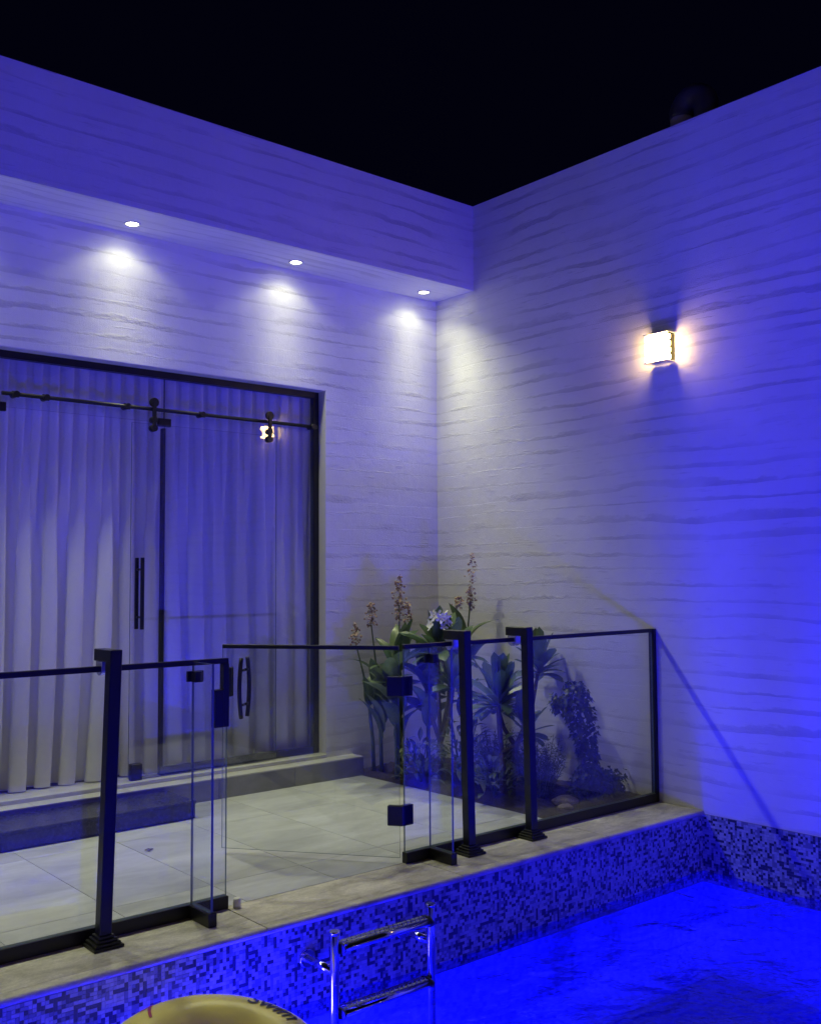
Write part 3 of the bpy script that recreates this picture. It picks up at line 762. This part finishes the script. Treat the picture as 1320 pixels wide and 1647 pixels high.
# ------------------------------------------------------------------ planting bed
bm = bmesh.new(); NX, NY = 30, 56
bv = [[bm.verts.new((BED+0.003 + (-0.003-BED-0.003)*i/NX, -2.262 + (2.258)*j/NY, 0)) for j in range(NY+1)] for i in range(NX+1)]
for row in bv:
    for v in row:
        e = min(1, (v.co.x-BED)/0.08)
        v.co.z = -0.012 + e*(0.035 + 0.03*noise.noise((v.co.x*6, v.co.y*6, 0)) + 0.012*noise.noise((v.co.x*23, v.co.y*23, 4)))
for i in range(NX):
    for j in range(NY): bm.faces.new((bv[i][j], bv[i+1][j], bv[i+1][j+1], bv[i][j+1])).smooth = True
struct(obj('planting_bed', bm, SOIL))
prs = random.Random(11)
def leaf_mesh(name, L, W, shape, droop, fold, mat, seg=8, wavy=0.0):
    """leaf along +x, blade spread in y, arching down; 4 strips wide with a sunk midrib"""
    bm = bmesh.new(); rows = []
    for i in range(seg+1):
        t = i/seg
        if shape == 'paddle': w_ = W*(math.sin(PI*min(1, t**0.75))**0.75)*(1 if t < 0.97 else 0.6)
        elif shape == 'oblong': w_ = W*min(1, (t*2.6)**0.8)*max(0.0, 1-max(0, (t-0.72)/0.28)**2.4)**0.5
        else: w_ = W*math.sin(PI*t)
        w_ = max(w_, 0.004)
        x = L*t*(1-0.25*droop*t); z = L*(0.25*t - droop*t*t)
        rows.append([bm.verts.new((x, s*w_*0.5, z + abs(s)*fold*w_*0.5 + wavy*math.sin(t*9+s*2)*abs(s))) for s in (-1, -0.5, 0, 0.5, 1)])
    for i in range(seg):
        for k in range(4): bm.faces.new((rows[i][k], rows[i+1][k], rows[i+1][k+1], rows[i][k+1])).smooth = True
    me = bpy.data.meshes.new(name); bm.to_mesh(me); bm.free(); me.materials.append(mat); return me
CAN = [leaf_mesh('leaf', 0.44, 0.135, 'paddle', d, 0.35, CANNA, 9, 0.006) for d in (0.15, 0.35, 0.6)]
PLU = [leaf_mesh('leaf', 0.27, 0.078, 'oblong', d, 0.22, PLUM, 8) for d in (0.02, 0.18, 0.4)]
VAR = [leaf_mesh('leaf', 0.095, 0.036, 'lens', d, 0.3, VARI, 5) for d in (0.1, 0.4)]
def aim(pos, az, el, sc_=1.0, roll=0.0):
    return Matrix.Translation(pos) @ Matrix.Rotation(az, 4, 'Z') @ Matrix.Rotation(-el, 4, 'Y') @ Matrix.Rotation(roll, 4, 'X') @ Matrix.Scale(sc_, 4)
def spike(parent, p, h, n, r0, seed):
    """dried flower head: bent petals on a stalk"""
    q = random.Random(seed); bm = bmesh.new()
    for k in range(n):
        t = k/n; a = q.uniform(0, 2*PI); r = r0*(0.4+0.6*math.sin(PI*min(1, t*0.9+0.15)))
        c = Vector(p) + Vector((0, 0, h*t))
        d = Vector((math.cos(a), math.sin(a), q.uniform(-0.5, 0.7))).normalized(); s = d.cross(Vector((0, 0, 1))).normalized()*q.uniform(0.008, 0.016)
        e = c + d*r*q.uniform(0.6, 1.2); m_ = c.lerp(e, 0.55) + Vector((0, 0, 0.006))
        v = [bm.verts.new(x) for x in (c, m_-s, e + Vector((0, 0, -0.006)), m_+s)]
        bm.faces.new((v[0], v[1], v[3])); bm.faces.new((v[1], v[2], v[3]))
        if k % 4 == 0: bmesh.ops.create_icosphere(bm, subdivisions=1, radius=q.uniform(0.007, 0.012), matrix=Matrix.Translation(e))
    return obj('flower_head', bm, DRYF, parent)
def canna(x, y, h, azs, head, label, seed, leanx=0.0, leany=0.0):
    t = thing('canna_plant', label, 'plant', (x, y, 0.01), 'cannas with dried flower heads')
    q = random.Random(seed)
    top = Vector((leanx, leany, h))
    pts = [Vector((leanx*u*u, leany*u*u, h*u)) for u in (0, 0.25, 0.5, 0.75, 1.0)]
    tobj('stem', pts, [0.017, 0.015, 0.012, 0.008, 0.005], STEM, t, 8)
    for k, (az, u, el, s) in enumerate(azs):
        p = Vector((leanx*u*u, leany*u*u, h*u))
        inst('leaf', CAN[k % 3], t, aim(p, R(az), R(el), s, R(q.uniform(-25, 25))))
    for p0, hh, n in head:
        spike(t, Vector(p0)+top, hh, int(n*2.0), 0.058, seed+n)
    return t
canna(-0.80, -0.42, 1.36, [(198, 0.50, 8, 1.05), (235, 0.44, 30, 0.95), (205, 0.46, 40, 0.9), (280, 0.62, 66, 1.0), (60, 0.64, 64, 0.95), (190, 0.55, 40, 1.05), (150, 0.50, 30, 0.9), (300, 0.60, 45, 1.0), (20, 0.66, 60, 1.0), (250, 0.60, 68, 1.0), (110, 0.6, 55, 0.9), (225, 0.34, 55, 0.95), (330, 0.36, 10, 1.1), (170, 0.20, 68, 1.1), (270, 0.16, 74, 1.15)],
      [((0, 0, -0.12), 0.36, 62), ((0.06, -0.04, -0.14), 0.16, 26)], 'tall canna with the longest dried flower head, nearest the middle of the planting', 21)
canna(-0.83, -0.22, 1.20, [(215, 0.55, 50, 0.8), (260, 0.5, 66, 0.9), (330, 0.45, 60, 1.0), (235, 0.3, 72, 1.0), (150, 0.2, 70, 1.0), (120, 0.6, 60, 0.8), (300, 0.4, 62, 1.0), (190, 0.25, 70, 1.0), (30, 0.3, 60, 1.0)],
      [((0, 0, -0.02), 0.20, 40)], 'canna by the plinth end with a single upright dried head', 33, -0.10, 0.0)
canna(-0.86, -0.16, 1.06, [(210, 0.5, 58, 0.7), (40, 0.5, 60, 0.8)],
      [((0, 0, -0.02), 0.17, 30)], 'shortest canna against the facade with a small drooping dried head', 45, -0.17, 0.02)
canna(-0.30, -0.62, 1.38, [(60, 0.5, 50, 1.0), (200, 0.55, 55, 1.0), (300, 0.6, 60, 1.0), (120, 0.35, 60, 1.0), (250, 0.3, 60, 1.1), (340, 0.72, 62, 0.9), (150, 0.74, 62, 0.9)],
      [((0, 0, -0.06), 0.16, 34), ((0.02, -0.01, 0.10), 0.30, 26), ((-0.09, 0.03, -0.05), 0.09, 26)], 'canna near the boundary wall with a dark crooked flower spike', 57, 0.05, -0.05)
canna(-0.66, -0.60, 0.95, [(200, 0.55, 30, 1.0), (170, 0.7, 50, 0.95), (250, 0.8, 60, 1.0), (20, 0.6, 45, 1.0), (320, 0.85, 64, 1.0), (80, 0.9, 66, 0.9), (230, 0.4, 40, 1.0), (300, 0.45, 35, 1.0), (130, 0.5, 40, 0.9)],
      [], 'leafy canna without a flower head among the taller ones', 71, 0.02, 0.03)
canna(-0.90, -0.50, 0.80, [(190, 0.75, 22, 1.0), (225, 0.9, 48, 0.95), (270, 0.95, 66, 0.95), (150, 0.7, 50, 0.8), (330, 0.9, 58, 0.9), (205, 0.5, 62, 0.9)],
      [], 'low leafy canna leaning over the deck by the plinth end', 83, -0.05, 0.0)
FLW = None
def plumeria(x, y, arms, label, seed, flowers=None):
    global FLW
    t = thing('plumeria_shrub', label, 'shrub', (x, y, 0.0), 'plumerias in the planting bed')
    q = random.Random(seed)
    bm = bmesh.new(); base = Vector((0, 0, 0))
    fork = Vector((arms[0][0]*0.15, arms[0][1]*0.15, 0.32))
    tube(bm, [base, fork*0.5+Vector((0.01, 0, 0)), fork], [0.028, 0.024, 0.021], 9)
    for ax, ay, az_, nl, sc_ in arms:
        tip = Vector((ax, ay, az_)); mid = fork.lerp(tip, 0.5) + Vector((ax*0.15, ay*0.15, -0.03))
        tube(bm, [fork, mid, tip], [0.019, 0.015, 0.013], 8)
    obj('trunk', bm, BARK, t)
    for ax, ay, az_, nl, sc_ in arms:
        tip = Vector((ax, ay, az_))
        for k in range(nl):
            f = k/nl; a = k*2.399 + q.uniform(-0.2, 0.2)
            el = R(78 - 88*(1-f) + q.uniform(-10, 10))
            p = tip - Vector((0, 0, 0.07*(1-f)))
            inst('leaf', PLU[0 if f > 0.6 else (1 if f > 0.25 else 2)], t, aim(p, a, el, sc_*q.uniform(0.85, 1.15), R(q.uniform(-18, 18))))
    if flowers:
        if FLW is None:
            b2 = bmesh.new()
            for k in range(5):
                a = 2*PI*k/5; d = Vector((math.cos(a), math.sin(a), 0.25)); s = Vector((-math.sin(a), math.cos(a), 0))
                v = [b2.verts.new(c_) for c_ in (Vector((0, 0, 0)), d*0.016-s*0.008, d*0.031-s*0.006+Vector((0, 0, 0.002)), d*0.034+s*0.004, d*0.020+s*0.011)]
                b2.faces.new(v)
            bmesh.ops.create_icosphere(b2, subdivisions=1, radius=0.0045)
            for f in b2.faces: f.material_index = 1 if len(f.verts) == 3 else 0
            FLW = bpy.data.meshes.new('flower'); b2.to_mesh(FLW); b2.free(); FLW.materials.append(WHITEF); FLW.materials.append(CENTRE)
        c = Vector(flowers)
        for k in range(24):
            d = Vector((q.gauss(0, 1), q.gauss(0, 1)-0.5, q.gauss(0.3, 1))).normalized()
            inst('flower', FLW, t, aim(c + d*Vector((0.085, 0.085, 0.062)), math.atan2(d.y, d.x), R(q.uniform(-40, 10)), q.uniform(1.1, 1.5)) @ Matrix.Rotation(R(65), 4, 'Y'))
        tobj('flower_stalk', [c-Vector((0, 0, 0.22)), c], 0.008, STEM, t, 6)
    return t
plumeria(-0.76, -0.86, [(-0.02, 0.0, 1.05, 30, 1.15), (0.22, 0.10, 0.98, 22, 1.1), (0.10, 0.30, 0.80, 16, 1.0), (-0.06, -0.22, 0.80, 18, 1.0)], 'plumeria with a cluster of white flowers above the fence rail', 5, (-0.04, -0.03, 1.25))
plumeria(-0.72, -1.48, [(-0.05, -0.02, 0.72, 30, 1.15), (0.16, 0.20, 0.64, 20, 1.05), (0.02, -0.22, 0.52, 16, 0.95)], 'plumeria behind the middle fence posts with a wide dark rosette', 9)
plumeria(-0.50, -1.36, [(0.27, -0.04, 0.90, 26, 1.0), (0.05, 0.20, 0.62, 14, 0.9)], 'leaning plumeria with one high rosette close to the boundary wall', 14)
def bush(x, y, rx, rz, n, mesh_list, name, label, seed, group):
    t = thing(name, label, 'shrub', (x, y, 0.01), group); q = random.Random(seed)
    bm = bmesh.new()
    for k in range(7):
        a = q.uniform(0, 2*PI); tube(bm, [(0, 0, 0), (0.4*rx*math.cos(a), 0.4*rx*math.sin(a), rz*0.5), (0.8*rx*math.cos(a), 0.8*rx*math.sin(a), rz*0.9)], [0.006, 0.005, 0.003], 5)
    obj('stem', bm, STEM, t)
    for k in range(n):
        a = q.uniform(0, 2*PI); r = rx*math.sqrt(q.random()); z = rz*q.uniform(0.15, 1.0)*(1-0.4*(r/rx)**2)
        inst('leaf', mesh_list[k % len(mesh_list)], t, aim((r*math.cos(a), r*math.sin(a), z), a+q.uniform(-0.8, 0.8), R(q.uniform(-10, 60)), q.uniform(0.75, 1.25)))
    return t
bush(-0.86, -0.74, 0.15, 0.36, 110, VAR, 'leafy_shrub', 'pale leafy shrub at the bed corner by the tall canna', 3, 'pale leafy shrubs')
bush(-0.78, -1.12, 0.17, 0.56, 120, VAR, 'leafy_shrub', 'taller pale leafy shrub behind the gate hinges', 8, 'pale leafy shrubs')
bush(-0.82, -1.50, 0.15, 0.34, 100, VAR, 'leafy_shrub', 'low pale leafy shrub behind the first post by the gate hinge', 12, 'pale leafy shrubs')
def needle_bush(x, y, rx, rz, n, label, seed):
    t = thing('needle_bush', label, 'shrub', (x, y, 0.0), 'dark fine bushes'); q = random.Random(seed)
    bm = bmesh.new(); sb = bmesh.new()
    for k in range(n):
        a = q.uniform(0, 2*PI); r = rx*math.sqrt(q.random())*0.8; h = rz*q.uniform(0.55, 1.0)*(1-0.35*(r/rx)**2)
        b0 = Vector((r*0.35*math.cos(a), r*0.35*math.sin(a), 0)); b1 = Vector((r*math.cos(a)*1.15, r*math.sin(a)*1.15, h))
        if k % 5 == 0: tube(sb, [b0, b1], [0.004, 0.0015], 4, False)
        for m_ in range(22):
            u = 0.12+0.88*m_/22; p = b0.lerp(b1, u); d = Vector((q.gauss(0, 1), q.gauss(0, 1), q.uniform(0.2, 1.4))).normalized()*q.uniform(0.025, 0.05)
            s = d.orthogonal().normalized()*0.0028
            bm.faces.new([bm.verts.new(p-s), bm.verts.new(p+s), bm.verts.new(p+d)])
    obj('stem', sb, STEM, t)
    f = obj('foliage', bm, FERN, t); f['kind'] = 'stuff'
needle_bush(-0.60, -1.72, 0.25, 0.52, 200, 'dark fine-leaved bush behind the fence post next to the ivy', 2)
needle_bush(-0.50, -1.20, 0.28, 0.50, 180, 'dark fine-leaved bush under the leaning plumeria', 6)
def ivy(name, label, loc_, prof, n, seed, pole=None):
    t = thing(name, label, 'ivy', loc_, 'ivy in the planting bed'); q = random.Random(seed)
    bm = bmesh.new()
    for k in range(n):
        u = q.random(); cx, cy, z, r = prof(u, q)
        a = q.uniform(0, 2*PI); d = Vector((math.cos(a), math.sin(a), q.uniform(-0.3, 0.5))).normalized()
        p = Vector((cx, cy, z)) + d*r*math.sqrt(q.uniform(0.35, 1.0))
        s = q.uniform(0.020, 0.036); ti = (d*0.6 + Vector((q.gauss(0, .4), q.gauss(0, .4), -0.7))).normalized(); sd = ti.cross(d).normalized() if ti.cross(d).length > 0.05 else d.orthogonal().normalized()
        nn = sd.cross(ti).normalized()*s*0.25
        pt = [p, p+ti*s*0.5-sd*s*0.75, p+ti*s*0.9-sd*s*0.30, p+ti*s*1.6, p+ti*s*0.9+sd*s*0.30, p+ti*s*0.5+sd*s*0.75]
        v = [bm.verts.new(x_) for x_ in pt]; v[1].co += nn; v[5].co += nn
        bm.faces.new((v[0], v[1], v[2], v[3])); bm.faces.new((v[0], v[3], v[4], v[5]))
    f = obj('foliage', bm, IVY, t); f['kind'] = 'stuff'
    bm = bmesh.new()
    for pl in pole: tube(bm, pl, [0.012]+[0.008]*(len(pl)-1), 6)
    obj('stem', bm, BARK, t)
def col_prof(u, q):
    # a twisted column, fat head with an arm to the left, thin waist, wide foot
    if u < 0.16: return (-0.10+0.03*q.random(), 0.09, 0.62+0.10*q.random(), 0.065)
    z = 0.02 + 0.80*((u-0.16)/0.84)
    r = 0.105 if z > 0.45 else (0.075 if z > 0.2 else 0.10)
    if z > 0.72: r = 0.085*(0.86-z)/0.14+0.02
    return (0.045*math.sin(z*6.0)+0.02, -0.02*math.sin(z*5), z, r)
ivy('ivy_column', 'ivy climbing a short stake into a leafy column near the wall', (-0.42, -1.95, 0.02), col_prof, 900, 4,
    [[(0, 0, 0), (0.03, 0, 0.3), (0.01, 0, 0.78)], [(0.02, 0, 0.5), (-0.10, 0.09, 0.64)]])
def low_prof(u, q):
    return (0.30*(u-0.5), 0.12*(q.random()-0.5), 0.02+0.17*q.random()*(1-0.6*abs(u-0.6)), 0.06)
ivy('ivy_mound', 'low ivy mound at the foot of the ivy column', (-0.22, -1.98, 0.02), low_prof, 480, 9, [[(-0.1, 0, 0), (0, 0, 0.08), (0.12, 0, 0.10)]])
def rock(x, y, r, label, seed):
    bm = bmesh.new(); bmesh.ops.create_icosphere(bm, subdivisions=3, radius=r)
    for v in bm.verts:
        v.co *= 1 + 0.30*noise.noise(v.co*6/r*0.12 + Vector((seed, 0, 0))) + 0.10*noise.noise(v.co*30 + Vector((0, seed, 0)))
        v.co.z *= 0.5
    return tag(obj('rock', bm, ROCK, None, (x, y, 0.02+r*0.2)), label, 'rock', 'rocks in the bed')
rock(-0.62, -1.98, 0.085, 'flat brown rock between the dark bush and the ivy column', 3)
rock(-0.72, -2.08, 0.050, 'small brown rock at the fence foot in the bed', 7)
